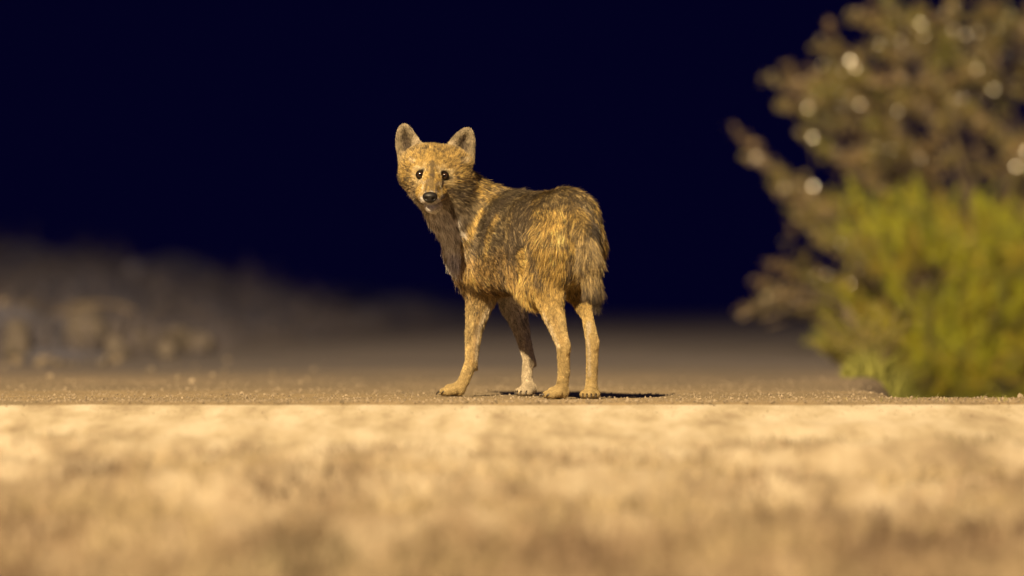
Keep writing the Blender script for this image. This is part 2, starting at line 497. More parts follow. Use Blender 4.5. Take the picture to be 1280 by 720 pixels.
def make_dark_shrub():
    r = np.random.default_rng(301)
    Y0 = 8.2
    gz = float(ground_z(np.array([3.1]), np.array([Y0]))[0])
    base = np.array([P(1275, 400, Y0)[0], Y0, gz])
    root = bpy.data.objects.new('olive_shrub', None); col.objects.link(root); root.location = base
    # outer sprays (px tips with the spot on the shrub they leave from) and a filling of inner clumps
    sprays = [((1100, 150), (1036, 30)), ((1090, 120), (1018, 58)), ((1110, 190), (962, 96)), ((1100, 200), (985, 86)),
              ((1080, 210), (975, 130)), ((1090, 230), (1000, 165)), ((1060, 290), (916, 160)), ((1060, 290), (935, 195)),
              ((1060, 300), (965, 232)), ((1070, 320), (985, 262)), ((1080, 330), (1002, 225)),
              ((1090, 400), (945, 352)), ((1090, 395), (962, 330)), ((1090, 400), (1000, 318)), ((1100, 400), (948, 372)),
              ((1150, 60), (1085, -20)), ((1150, 80), (1062, 20)), ((1140, 110), (1100, 60)), ((1100, 330), (1018, 300)),
              ((1095, 410), (930, 388)), ((1095, 405), (985, 345)), ((1120, 180), (1040, 90)), ((1130, 160), (1010, 115)),
              ((1120, 350), (1010, 280)), ((1140, 240), (1050, 250))]
    poly = [(1120, -60), (1105, 40), (1060, 62), (1000, 88), (985, 110), (1000, 150), (1030, 190), (1075, 215), (1060, 245), (1000, 250),
            (1010, 300), (1040, 330), (1060, 400), (1120, 440), (1420, 470), (1450, -60)]
    paths, C, D = [], [], []
    def spray(p0, p1, amount, rad, sp):
        mid = (p0 + p1) / 2 + np.array([0, 0, r.uniform(-.03, .09)]) + r.normal(size=3) * .02
        pts = bez(p0, mid, p1, 9); paths.append((pts, np.linspace(rad, .0015, 9)))
        ax = p1 - p0; ln = np.linalg.norm(ax); ax /= ln
        for _ in range(amount):
            t = r.uniform(.25, 1.03) ** .8
            q = (1 - t) ** 2 * p0 + 2 * t * (1 - t) * mid + t * t * p1
            d = r.normal(size=3) * .9 + ax * .8; d /= np.linalg.norm(d)
            C.append(q + r.normal(size=3) * sp * (1.15 - .6 * t)); D.append(d)
    hub = [base, base + np.array([-.25, 0, .35]), base + np.array([-.1, .1, .8]), base + np.array([.15, 0, 1.0])]
    for (a, b) in sprays:
        Ya = Y0 + r.uniform(-.5, .3); Yb = Ya + r.uniform(-.4, .4)
        p0, p1 = P(*a, Ya), P(*b, Yb)
        h0 = hub[0] + np.array([-.05, 0, .1])
        paths.append((bez(h0, (h0 + p0) / 2 + np.array([.12, 0, .08]), p0, 8), np.linspace(.012, .006, 8)))
        spray(p0, p1, 150, .006, .019)
    cx = r.uniform(1000, 1450, 1000); cy = r.uniform(-60, 470, 1000)
    gap = Waves(12, 95, 311)(np.stack([cx, cy, cx * 0], 1))
    k = in_poly(cx, cy, poly) & (gap > -.42); cx, cy = cx[k], cy[k]
    for i in range(len(cx)):
        Yc = Y0 + r.normal() * .45
        p1 = P(cx[i], cy[i], Yc)
        d = r.normal(size=3) * .5 + np.array([-.5, 0, .5]); d /= np.linalg.norm(d)
        p0 = p1 - d * r.uniform(.12, .24)
        spray(p0, p1, 60, .003, .019)
        if i % 14 == 0:
            paths.append((bez(base, base + np.array([0, 0, .35]), p0, 8), np.linspace(.014, .004, 8)))
    C, D = np.array(C), np.array(D); n = len(C)
    tone = Waves(12, .35, 302)(C)[:, None]; t2 = Waves(12, .22, 303)(C)[:, None]
    olive = np.array([.26, .21, .085]); brown = np.array([.33, .235, .14]); grn = np.array([.29, .29, .06])
    c = brown + (olive - brown) * sstep(-.7, .7, tone)
    c = c + (grn - c) * sstep(.3, 1.4, t2) * .8
    c = c * r.uniform(.65, 1.55, (n, 1)) * np.array([1.02, 1.03, .85])
    L = r.uniform(.014, .030, n); Wd = L * r.uniform(.22, .36, n)
    me = leaves_mesh('foliage', C - base, D, L, Wd, c, 305)
    f = link('foliage', me, leaf_mat('olive_leaf', .38, 1.0, .22), root)
    sm = stem_mesh([(np.asarray(p) - base, q) for p, q in paths])
    link('stems', sm, M_wood, root)
    tag(root, 'tall olive brown shrub with small glossy leaves at the right of the road', 'shrub')
    return n

def make_green_shrub():
    r = np.random.default_rng(401)
    Y0 = 7.2
    bx = P(1190, 400, Y0)[0]
    gz = float(ground_z(np.array([bx]), np.array([Y0]))[0])
    base = np.array([bx, Y0, gz])
    root = bpy.data.objects.new('feathery_shrub', None); col.objects.link(root); root.location = base
    poly = [(1070, 275), (1095, 232), (1150, 245), (1230, 250), (1330, 300), (1360, 545), (1060, 545), (1052, 500), (1030, 450), (1062, 400),
            (1040, 365), (1070, 330)]
    cx = r.uniform(1000, 1360, 2600); cy = r.uniform(220, 545, 2600)
    k = in_poly(cx + r.normal(size=2600) * 20, cy + r.normal(size=2600) * 18, poly) & (Waves(12, 70, 411)(np.stack([cx, cy, cx * 0], 1)) > -.9); cx, cy = cx[k], cy[k]
    C, D, paths = [], [], []
    for i in range(len(cx)):
        Yc = Y0 + r.normal() * .28
        p1 = P(cx[i], cy[i], Yc)
        rad = p1 - (base + np.array([0, 0, .1])); rad /= np.linalg.norm(rad)
        d0 = rad + r.normal(size=3) * .35 + np.array([0, 0, .25]); d0 /= np.linalg.norm(d0)
        ln = r.uniform(.06, .14); p0 = p1 - d0 * ln
        if i % 3 == 0: paths.append((bez(p0, (p0 + p1) / 2, p1, 3), [.002, .0016, .001]))
        if i % 16 == 0: paths.append((bez(base, base + np.array([0, 0, .2]), p0, 7), np.linspace(.008, .002, 7)))
        m = 42; t = r.uniform(0, 1.1, m)[:, None]
        q = p0 + (p1 - p0) * t
        dd = d0 * .9 + r.normal(size=(m, 3)) * .55; dd /= np.linalg.norm(dd, axis=1)[:, None]
        C.append(q + dd * .012); D.append(dd)
    C, D = np.concatenate(C), np.concatenate(D); n = len(C)
    tone = Waves(12, .28, 402)(C)[:, None]; t2 = Waves(12, .4, 403)(C)[:, None]
    yg = np.array([.50, .52, .04]); gd = np.array([.46, .36, .04]); dk = np.array([.17, .20, .04])
    c = yg + (gd - yg) * sstep(-.4, 1.0, t2)
    c = c + (dk - c) * sstep(.0, 1.2, tone) * .85
    c = c * r.uniform(.75, 1.6, (n, 1))
    L = r.uniform(.022, .04, n); Wd = r.uniform(.0012, .0024, n)
    me = leaves_mesh('foliage', C - base, D, L, Wd, c, 405)
    link('foliage', me, leaf_mat('feathery_leaf', .6, .0, .35), root)
    link('stems', stem_mesh([(np.asarray(p) - base, q) for p, q in paths]), M_wood, root)
    tag(root, 'bushy yellow green feathery shrub in front of the olive brown shrub', 'shrub')
make_dark_shrub()
make_green_shrub()

def weed_plant(px, Y, hgt, rad, seed, lab):
    r = np.random.default_rng(seed)
    x0 = gx_(px, Y); z0 = float(ground_z(np.array([x0]), np.array([Y]))[0])
    root = bpy.data.objects.new('weed_plant', None); col.objects.link(root); root.location = (x0, Y, z0)
    C, D, paths = [], [], []
    for i in range(26):
        a = r.uniform(0, 6.283); rr = rad * r.uniform(.1, 1) ** .7
        tip = np.array([math.cos(a) * rr, math.sin(a) * rr, hgt * r.uniform(.45, 1) * (1 - .4 * rr / rad)])
        pts = bez(np.array([0, 0, -.01]), tip * [.35, .35, .6], tip, 7); paths.append((pts, np.linspace(.0022, .0006, 7)))
        m = 46; t = r.uniform(.15, 1.05, m)[:, None]
        q = 2 * t * (1 - t) * (tip * [.35, .35, .6]) + t * t * tip
        ax = tip / np.linalg.norm(tip)
        dd = ax * .7 + r.normal(size=(m, 3)) * .6; dd /= np.linalg.norm(dd, axis=1)[:, None]
        C.append(q + dd * .010); D.append(dd)
    C, D = np.concatenate(C), np.concatenate(D); n = len(C)
    c = np.array([.34, .34, .05]) + (np.array([.36, .27, .08]) - np.array([.34, .34, .05])) * r.uniform(0, 1, (n, 1))
    c = c * r.uniform(.5, 1.2, (n, 1))
    link('foliage', leaves_mesh('foliage', C, D, r.uniform(.012, .026, n), r.uniform(.001, .002, n), c, seed + 1), M_weed, root)
    link('stems', stem_mesh(paths), M_wood, root)
    tag(root, lab, 'plant', 'low weeds along the edge of the ditch')
def gx_(px, Y): return (px - 640) * (DIST + Y) / DIST / PPM
M_weed = leaf_mat('weed_leaf', .6, .0, .3)
weed_plant(1100, 3.6, .24, .13, 502, 'taller feathery weed leaning against the green shrub')
weed_plant(1052, 4.2, .15, .13, 503, 'low feathery weed on the road side of the green shrub')
weed_plant(1068, 5.2, .20, .16, 505, 'dim feathery weed farthest back at the foot of the green shrub')

# bare arching canes to the left of the shrubs
def canes():
    Y0 = 5.8
    b = P(1105, 470, Y0)
    gz = float(ground_z(np.array([b[0]]), np.array([Y0]))[0])
    root = np.array([b[0], Y0, gz])
    specs = [[(1060, 400), (1020, 372), (975, 375), (920, 394)], [(1060, 405), (1030, 385), (1000, 383), (950, 400)],
             [(1070, 410), (1035, 400), (1000, 398), (960, 410)], [(1062, 392), (1030, 366), (990, 360), (955, 366)]]
    paths = []
    for i, s in enumerate(specs):
        pts = [root] + [P(a, c, Y0 - .12 * k + .05 * i) for k, (a, c) in enumerate(s)]
        pts = [Vector(p) for p in pts]
        fine = []
        for j in range(len(pts) - 1):
            p0, p1, p2, p3 = pts[max(j - 1, 0)], pts[j], pts[j + 1], pts[min(j + 2, len(pts) - 1)]
            for t in np.linspace(0, 1, 6, endpoint=False):
                fine.append(.5 * ((2 * p1) + (-p0 + p2) * t + (2 * p0 - 5 * p1 + 4 * p2 - p3) * t * t + (-p0 + 3 * p1 - 3 * p2 + p3) * t ** 3))
        fine.append(pts[-1])
        paths.append((np.array([v[:] for v in fine]) - root, np.linspace(.010, .003, len(fine))))
    o = bpy.data.objects.new('arching_branch', None); col.objects.link(o); o.location = root
    for p, q in paths:
        v, f = tube(p, q, 8); link('cane', mesh_np('cane', v, f), M_wood, o)
    tag(o, 'thin bare canes arching out low over the road from the shrubs', 'branch')
canes()

# ------------------------------------------------------------------ JACKAL
# skin surface: a smooth union of tapered limbs, meshed into one continuous body
REAR = np.array([.45, -.89, -.30]); REAR /= np.linalg.norm(REAR)
RUMP = np.array([.10, -.35, -.9]); RUMP /= np.linalg.norm(RUMP)
DOWN = np.array([0, 0, -1.0])
GOLD = np.array([.48, .325, .105]); TAWNY = np.array([.40, .26, .10]); CREAM = np.array([.52, .43, .31])
GREY = np.array([.28, .225, .14]); DARKF = np.array([.06, .045, .035]); LEG = np.array([.44, .325, .15])
PALE = np.array([.46, .40, .34])
prims = []
def cap(a, ra, b, rb, k, L, c, comb=None, ag=.3, tilt=22):
    prims.append(dict(a=np.asarray(a, float), b=np.asarray(b, float), ra=ra, rb=rb, k=k, L=L, c=c,
                      comb=(np.asarray(b, float) - np.asarray(a, float)) if comb is None else comb, ag=ag, tilt=tilt))
# torso
cap(P(706, 278.5, -.13), .0745, P(674, 286, .0), .069, .03, .026, GOLD, RUMP * .6 + REAR * .6, .55)
cap(P(676, 286, .0), .070, P(643, 288, .09), .078, .04, .024, GREY, REAR, .8)
cap(P(643, 288, .09), .078, P(614, 282, .18), .068, .04, .024, GREY, REAR, .7)
cap(P(626, 334, .12), .060, P(668, 330, -.05), .050, .04, .026, TAWNY, REAR, .3)
cap(P(703, 306, -.16), .064, P(711, 322, -.16), .055, .04, .026, GOLD, RUMP, .4)
cap(P(614, 282, .18), .064, P(598, 322, .18), .060, .04, .024, TAWNY, REAR * .5 + DOWN * .6, .35)
cap(P(586, 318, .20), .040, P(598, 345, .21), .040, .03, .022, PALE, DOWN, .1)
# neck
cap(P(562, 230, .11), .050, P(612, 274, .18), .062, .045, .028, GOLD, None, .55)
cap(P(549, 248, .08), .038, P(585, 304, .19), .046, .04, .026, PALE, None, .15)
cap(P(556, 240, .08), .040, P(600, 300, .15), .045, .04, .028, GREY, None, .4)
# head
NB = len(prims)
HC = P(543, 209, .075)
cap(P(534, 204, .075), .044, P(553, 205, .075), .044, .02, .014, GOLD, None, .4, 28)            # skull
cap(P(525, 211, .068), .041, P(562, 213, .068), .041, .025, .015, GOLD, None, .35, 26)
cap(P(533, 222, .045), .036, P(517, 222, .075), .023, .03, .015, GOLD, None, .3, 24)             # cheeks
cap(P(552, 223, .045), .036, P(572, 226, .078), .026, .03, .016, GOLD, None, .3, 24)
cap(P(537, 235, .04), .029, P(529, 240, .06), .019, .03, .016, PALE, None, .2, 24)
cap(P(546, 237, .04), .030, P(562, 243, .06), .024, .03, .016, GREY, None, .3, 24)
cap(P(541, 213, .025), .030, P(540, 231, -.028), .0185, .022, .006, GOLD, None, .3, 14)         # bridge
cap(P(540, 231, -.028), .0180, P(537.5, 243.5, -.076), .0138, .014, .004, GOLD, None, .12, 12)
cap(P(531, 248.5, -.060), .0112, P(529, 241, -.010), .0180, .010, .005, GOLD, None, .05, 12)      # upper lips
cap(P(544, 248.5, -.060), .0112, P(549, 241.5, -.010), .0180, .010, .005, GOLD, None, .05, 12)
cap(P(537.5, 249.5, -.068), .0090, P(537.5, 248, -.04), .012, .008, .004, TAWNY, None, .05, 12)
cap(P(538, 260.5, -.060), .0092, P(541, 255.5, .02), .021, .003, .004, PALE, None, .05, 14)        # jaw
cap(P(519, 208.5, .036), .008, P(531, 207.5, .021), .008, .014, .006, GOLD, None, .2, 16)        # brows
cap(P(550, 208.5, .021), .008, P(562, 210.5, .036), .008, .014, .006, GOLD, None, .2, 16)
cap(P(509, 200, .066), .015, P(521, 189, .066), .010, .014, .015, GOLD * 1.1, np.array([-.3, 0, 1.0]), .15, 26)   # tufts at the ear roots
cap(P(582, 202, .070), .016, P(567, 190, .068), .010, .014, .015, GOLD * 1.1, np.array([.3, 0, 1.0]), .15, 26)
NE = len(prims)
# ears (outer), hollowed afterwards
def ear(outer, inner, depth):
    rows = 22
    o_, i_ = [np.array(q, float) for q in outer], [np.array(q, float) for q in inner]
    def at(pts, t):
        k = min(int(t * (len(pts) - 1)), len(pts) - 2); u = t * (len(pts) - 1) - k
        return pts[k] * (1 - u) + pts[k + 1] * u
    for r in range(rows):
        t = r / (rows - 1)
        a, b = at(o_, t), at(i_, t)
        Y = depth + .006 * t
        A_, B_ = P(*a, Y - .006), P(*b, Y - .004)
        wd = np.linalg.norm(A_ - B_)
        M_ = (A_ + B_) / 2 + np.array([0, min(.55 * wd, .020) + .003, 0])
        c = np.array([.30, .245, .165])
        rr = .0050 - .0014 * t
        cap(A_, rr, M_, rr + .001, .007, .0065, c, np.array([0, .2, 1.0]), .1, 18)
        cap(M_, rr + .001, B_, rr, .007, .0065, c, np.array([0, .2, 1.0]), .1, 18)
ear([(503, 202), (499, 186), (498.5, 174), (500, 165), (503.5, 159.5)], [(528, 186), (521, 178), (516, 170), (511, 163), (506.5, 159)], .075)
ear([(587, 204), (590, 192), (590.5, 179), (589, 170), (586.5, 165)], [(559, 186), (566, 178), (572, 171), (578, 166.5), (583.5, 164)], .078)
EAR_IN = [[P(511, 190, .082), P(508, 176, .086)], [P(577, 192, .085), P(580, 179, .089)]]
# legs
legs0 = len(prims)
def leg(chain, cols, L, ks=None):
    for i in range(len(chain) - 1):
        (a, ra), (b, rb) = chain[i], chain[i + 1]
        cap(a, ra, b, rb, (.03, .014, .003, .003, .003, .003)[min(i, 5)], L[i], cols[i], None, .12 if i else .35, 17)
GY = lambda Y: 0.0
leg([(P(597, 332, .165), .048), (P(602, 367, .195), .0320), (P(592, 415, .185), .0180), (P(589, 453, .175), .0136),
     (P(580, 476, .170), .0124), (P(572, 488, .168), .0130)], [TAWNY, LEG, LEG, LEG, LEG], [.020, .011, .006, .005, .004])
cap(P(593, 459, .180), .0075, P(595, 461, .182), .0045, .006, .004, LEG, None, .1, 14)      # carpal pad
leg([(P(632, 345, .23), .045), (P(642, 380, .26), .028), (P(652, 414, .248), .0170), (P(661, 448, .235), .0132),
     (P(658.5, 471, .230), .0112), (P(660, 486, .226), .0130)], [PALE, PALE, CREAM, CREAM, CREAM], [.018, .011, .006, .005, .004])
cap(P(666, 453, .238), .008, P(668, 456, .240), .005, .006, .004, CREAM, None, .1, 14)
leg([(P(697, 305, -.17), .062), (P(683, 352, -.155), .044), (P(691, 390, -.185), .0235), (P(704, 432, -.235), .0140),
     (P(705, 465, -.222), .0125), (P(702, 490, -.215), .0132)], [GOLD, GOLD, LEG, LEG, LEG], [.026, .014, .007, .005, .004])
cap(P(706, 428, -.243), .0080, P(707.5, 437, -.240), .0085, .010, .003, LEG, None, .05, 12)   # hock point
leg([(P(724, 310, -.115), .057), (P(721, 355, -.085), .034), (P(734, 394, -.135), .0118), (P(740.5, 427, -.175), .0138),
     (P(740, 462, -.168), .0125), (P(739, 490, -.163), .0132)], [GOLD, GOLD, LEG, LEG, LEG], [.024, .011, .006, .005, .004])
cap(P(741, 422, -.184), .0080, P(742, 432, -.181), .0085, .010, .003, LEG, None, .05, 12)
# flank fold joining belly and thigh
cap(P(650, 342, .00), .030, P(670, 366, -.12), .024, .03, .030, GOLD, DOWN * 1.2 + REAR * .2, .12, 22)
# paws: toes
claw_at = []
def paw(x, y, yaw, s=1.0, c=LEG, heel=True):
    f = np.array([math.cos(yaw), math.sin(yaw), 0]); r = np.array([-f[1], f[0], 0])
    o = np.array([x, y, 0])
    cap(o + f * -.004 + [0, 0, .016], .0150 * s, o + f * .016 + [0, 0, .0145], .0135 * s, .008, .003, c, f, .03, 10)
    for j, (q, fw) in enumerate(((-1.5, .022), (-.5, .031), (.5, .031), (1.5, .022))):
        t0 = o + f * (fw - .016) + r * q * .0088 * s + [0, 0, .0135]
        t1 = o + f * fw + r * q * .0098 * s + [0, 0, .0098]
        cap(t0, .0078 * s, t1, .0092 * s, .0025, .0025, c, f, .03, 10)
        claw_at.append((t1 + f * .0085 + [0, 0, .0005], f))
def gx(px, Y): return (px - 640) * (DIST + Y) / DIST / PPM
paw(gx(571, .167), .167, math.radians(186), 1.02)
paw(gx(661.5, .226), .222, math.radians(235), 1.02, CREAM)
paw(gx(700.5, -.215), -.215, math.radians(196), 1.0)
paw(gx(739, -.163), -.168, math.radians(262), 1.0)
# tail
TD = np.array([.15, 0, -1.0])
cap(P(714, 264, -.180), .026, P(731, 290, -.255), .019, .022, .028, GOLD, RUMP * .6 + TD, .6, 18)
TAILC = np.array([.36, .265, .125])
cap(P(731, 290, -.255), .019, P(737, 328, -.280), .0205, .010, .030, TAILC, TD, .40, 20)
cap(P(737, 328, -.280), .0205, P(741, 362, -.278), .015, .01, .032, TAILC, TD, .35, 20)
cap(P(741, 362, -.278), .014, P(744, 376, -.276), .006, .01, .036, DARKF, TD, .9, 14)

# hollows: (a, ra, b, rb, k)
hollows = []
# eyes
EYES = [P(525.5, 218.5, .0085), P(555.5, 220.0, .0060)]
for e in EYES: hollows.append((e + [0, -.010, 0], .0082, e, .0088, .006))
# mouth slit, wrapping the front of the muzzle
mouth = [P(555, 251, -.010), P(550, 255, -.040), P(543, 256, -.068), P(538, 255.6, -.072), P(533, 255.8, -.068), P(528, 254.5, -.045), P(523, 251, -.010)]
for i in range(len(mouth) - 1): hollows.append((mouth[i], .0030, mouth[i + 1], .0030, .002))

def d_cap(p, a, ra, b, rb):
    ab = b - a; L2 = float(ab @ ab)
    t = np.clip(((p - a) @ ab) / L2, 0, 1)
    return np.linalg.norm(p - (a + t[..., None] * ab), axis=-1) - (ra + (rb - ra) * t)

def build_body(h=.0028):
    lo = np.array([-.30, -.32, -.012]); hi = np.array([.27, .36, .66])
    n = np.ceil((hi - lo) / h).astype(int) + 1
    ax = [(lo[i] + np.arange(n[i]) * h) for i in range(3)]
    f = np.full(n, .06, dtype=np.float32)
    def box(a, b, rad):
        mn = np.minimum(a, b) - rad; mx = np.maximum(a, b) + rad
        i0 = np.clip(np.floor((mn - lo) / h).astype(int), 0, n - 1); i1 = np.clip(np.ceil((mx - lo) / h).astype(int) + 1, 1, n)
        sl = tuple(slice(i0[i], i1[i]) for i in range(3))
        G = np.stack(np.meshgrid(ax[0][sl[0]], ax[1][sl[1]], ax[2][sl[2]], indexing='ij'), -1).astype(np.float32)
        return sl, G
    for q in prims:
        sl, G = box(q['a'], q['b'], max(q['ra'], q['rb']) + q['k'] + .01)
        d = d_cap(G, q['a'].astype(np.float32), q['ra'], q['b'].astype(np.float32), q['rb'])
        c = f[sl]; k = q['k']
        hh = np.maximum(k - np.abs(c - d), 0) / k
        f[sl] = np.minimum(c, d) - hh * hh * k * .25
    for (a, ra, b, rb, k) in hollows:
        sl, G = box(a, b, max(ra, rb) + k + .01)
        d = -d_cap(G, a.astype(np.float32), ra, b.astype(np.float32), rb)
        c = f[sl]; hh = np.maximum(k - np.abs(c - d), 0) / k
        f[sl] = np.maximum(c, d) + hh * hh * k * .25
    # surface nets
    s = f < 0
    cells = np.zeros(n - 1, np.int8); acc = np.zeros((*(n - 1), 3), np.float32); cnt = np.zeros(n - 1, np.float32)
    for axis in range(3):
        A = [slice(None)] * 3; B = [slice(None)] * 3
        A[axis] = slice(0, -1); B[axis] = slice(1, None)
        fa, fb = f[tuple(A)], f[tuple(B)]
        cr = (fa < 0) != (fb < 0)
        t = np.where(cr, fa / np.where(cr, fa - fb, 1), 0)
        o1, o2 = [a for a in range(3) if a != axis]
        for u in (0, 1):
            for v in (0, 1):
                S = [None] * 3; S[axis] = slice(0, n[axis] - 1); S[o1] = slice(u, n[o1] - 1 + u); S[o2] = slice(v, n[o2] - 1 + v)
                c = cr[tuple(S)]; tt = t[tuple(S)]
                acc[..., axis] += np.where(c, tt, 0); acc[..., o1] += np.where(c, u, 0); acc[..., o2] += np.where(c, v, 0)
                cnt += c
    act = cnt > 0
    idx = np.full(n - 1, -1, np.int64); idx[act] = np.arange(act.sum())
    ii = np.argwhere(act)
    V = lo + (ii + acc[act] / cnt[act][:, None]) * h
    F = []
    for axis in range(3):
        o1, o2 = (axis + 1) % 3, (axis + 2) % 3
        A = [slice(1, -1)] * 3; A[axis] = slice(0, -1)
        B = [slice(1, -1)] * 3; B[axis] = slice(1, None)
        sa, sb = s[tuple(A)], s[tuple(B)]
        for sgn, m in ((1, sa & ~sb), (-1, ~sa & sb)):
            e = np.argwhere(m)
            off = np.ones(3, int); off[axis] = 0
            e = e + off
            def cid(d1, d2):
                g = e.copy(); g[:, o1] -= d1; g[:, o2] -= d2
                return idx[g[:, 0], g[:, 1], g[:, 2]]
            q = np.stack([cid(1, 1), cid(0, 1), cid(0, 0), cid(1, 0)], 1)
            F.append(q if sgn > 0 else q[:, ::-1])
    F = np.concatenate(F)
    F = F[(F >= 0).all(1)]
    # light smoothing
    E = np.concatenate([F[:, [0, 1]], F[:, [1, 2]], F[:, [2, 3]], F[:, [3, 0]]])
    for lam in (.5, -.35, .5):
        sm = np.zeros_like(V); c = np.zeros(len(V))
        for k in range(3):
            sm[:, k] = np.bincount(E[:, 0], V[E[:, 1], k], len(V)) + np.bincount(E[:, 1], V[E[:, 0], k], len(V))
        c = np.bincount(E[:, 0], minlength=len(V)) + np.bincount(E[:, 1], minlength=len(V))
        V = V + (sm / np.maximum(c, 1)[:, None] - V) * lam
    V[:, 2] = np.maximum(V[:, 2], .0008)
    return V, F

BV, BF = build_body()
body_me = mesh_np('body', BV, BF)
BN = np.empty(len(BV) * 3, dtype=np.float32)
body_me.vertices.foreach_get('normal', BN) if False else None
BN = np.array([v.normal[:] for v in body_me.vertices])
# keep only the biggest orientation check: normals should point outwards
if np.mean(np.sum(BN * (BV - np.array([.08, 0, .35])), 1)) < 0: BF = BF[:, ::-1]; body_me = mesh_np('body', BV, BF); BN = -BN

def surf(px, py):
    """the point of the coat seen at a pixel of the sketch -> its place in 3D"""
    q = P(px, py, 0)
    s = DIST / (DIST + BV[:, 1])
    dx = BV[:, 0] * s - q[0]; dz = (BV[:, 2] - CH) * s - (q[2] - CH)
    m = dx * dx + dz * dz < .006 ** 2
    if not m.any(): m = dx * dx + dz * dz < .02 ** 2
    c = BV[m]; return c[np.argmin(c[:, 1])]

def seg_d(p, a, b):
    ab = b - a; L2 = float(ab @ ab) + 1e-12
    t = np.clip(((p - a) @ ab) / L2, 0, 1)
    return np.linalg.norm(p - (a + t[:, None] * ab), axis=1)

SADDLE = np.array([.20, .165, .13])
paint = []   # (points, radius, colour, strength, agouti)
def stroke(pix, rad, c, st, ag=None): paint.append(([surf(*q) for q in pix], rad, c, st, ag))
stroke([(660, 246), (652, 280), (640, 306)], .045, SADDLE, .70, .75)
stroke([(690, 240), (720, 244)], .040, GREY, .6, .8)
stroke([(664, 255), (661, 290), (664, 320), (672, 348)], .012, DARKF * 2.2, .6, .8)
stroke([(634, 244), (615, 262), (603, 285), (600, 300)], .013, DARKF * 2.4, .6, .7)
stroke([(618, 318), (625, 345), (628, 365)], .012, DARKF * 2.5, .5, .6)
stroke([(596, 232), (612, 246)], .018, GOLD * 1.15, .7, .3)
stroke([(598, 262), (583, 290), (572, 312)], .013, GOLD * 1.15, .9, .1)
stroke([(618, 268), (605, 300), (602, 320)], .010, GOLD * 1.1, .7, .15)
stroke([(648, 318), (652, 345), (660, 372)], .020, GOLD * 1.2, .9, .1)
stroke([(577, 335), (588, 350)], .014, GOLD * 1.1, .7, .1)
stroke([(590, 300), (577, 306)], .009, DARKF * 3, .5, .5)
stroke([(692, 268), (684, 300), (690, 335)], .026, GOLD * 1.2, .7, .22)
stroke([(722, 250), (740, 262)], .016, GREY, .5, .8)
stroke([(703, 287), (702, 294)], .0085, np.array([.62, .50, .20]), .9, 0)
stroke([(709, 275), (700, 281)], .005, DARKF * 2, .6, .6)
stroke([(740, 270), (743, 286)], .015, DARKF * .3, 1.0, 1)
stroke([(743, 371), (745, 384)], .016, DARKF * .4, 1.0, 1)
stroke([(715, 318), (713, 350)], .008, DARKF * 2.5, .7, .6)  # shading gap beside the tail, painted into the coat
stroke([(566, 252), (574, 240), (592, 228)], .010, GREY, .5, .5)
stroke([(568, 262), (582, 262), (572, 280)], .014, DARKF * 2.6, .5, .5)
stroke([(617, 378), (606, 420), (599, 448)], .009, CREAM, .8, .05)
stroke([(600, 385), (595, 425), (592, 450)], .007, TAWNY * .8, .6, .35)
stroke([(588, 400), (586, 440)], .005, LEG * 1.1, .6, .1)
stroke([(676, 392), (694, 432)], .006, CREAM, .6, .05)
stroke([(690, 390), (700, 425)], .006, TAWNY * .8, .5, .3)
stroke([(734, 400), (733, 430), (734, 470)], .005, CREAM, .7, .05)
stroke([(666, 452), (668, 462)], .006, DARKF * 2, .7, .3)
# face
stroke([(526, 233), (524, 244)], .0065, np.array([.68, .57, .38]), .9, .0)
stroke([(554, 234), (555, 244)], .0060, np.array([.68, .57, .38]), .9, .0)
stroke([(514, 222), (520, 230)], .007, GOLD * 1.25, .7, .1)
stroke([(562, 226), (568, 218)], .008, GOLD * 1.25, .7, .1)
stroke([(527, 251), (532, 252.5)], .0055, CREAM * 1.1, .8, .0)
stroke([(543, 252.5), (548, 251)], .0055, CREAM * 1.1, .8, .0)
stroke([(541, 200), (540.5, 216)], .0060, DARKF * 1.2, .7, .8)
stroke([(540.3, 216), (539, 238)], .0062, DARKF * 1.6, .62, .6)
stroke([(532, 212), (534, 204)], .004, DARKF * 2, .5, .4)
stroke([(549, 213), (547, 205)], .004, DARKF * 2, .5, .4)
stroke([(565, 238), (575, 246)], .008, DARKF * 2, .6, .6)
stroke([(532, 223), (530, 238)], .0045, DARKF * 2.2, .7, .3)  # tear line, deepened to paint in shading along the muzzle
stroke([(549, 225), (548, 238)], .0045, DARKF * 2.2, .7, .3)  # same painted shading down the other side of the muzzle
stroke([(574, 240), (588, 236)], .007, DARKF * 1.6, .7, .7)
stroke([(521, 227), (528, 228)], .0045, CREAM * 1.05, .6, .05)
stroke([(552, 229), (559, 229)], .0045, CREAM * 1.05, .6, .05)
stroke([(520, 211), (527, 209)], .0045, CREAM * 1.1, .6, .05)
stroke([(554, 210), (561, 212)], .0045, CREAM * 1.1, .6, .05)
stroke([(527, 246), (524, 238)], .0075, GOLD * 1.2, .8, .05)
stroke([(550, 246), (553, 238)], .0075, GOLD * 1.2, .8, .05)
stroke([(555, 248), (562, 240)], .0060, DARKF * 2, .7, .3)
stroke([(500, 226), (508, 234)], .010, GREY * .8, .6, .6)
stroke([(572, 236), (584, 232)], .010, GREY * .8, .5, .5)
stroke([(512, 198), (515, 201)], .0060, CREAM, .5, .05)
stroke([(578, 201), (584, 202)], .0070, CREAM, .6, .05)
stroke([(530, 268), (546, 298), (562, 326)], .034, np.array([.70, .65, .62]), 1.0, .0)
stroke([(556, 275), (566, 292)], .022, np.array([.62, .57, .54]), .9, .0)
stroke([(640, 372), (645, 390)], .02, np.array([.55, .48, .42]), .8, .05)
for q in EAR_IN: paint.append((q, .0185, DARKF * 1.9, .9, .2))
paint.append(([P(517, 187, .07), P(520, 178, .07)], .0100, CREAM * 1.1, .85, .05))
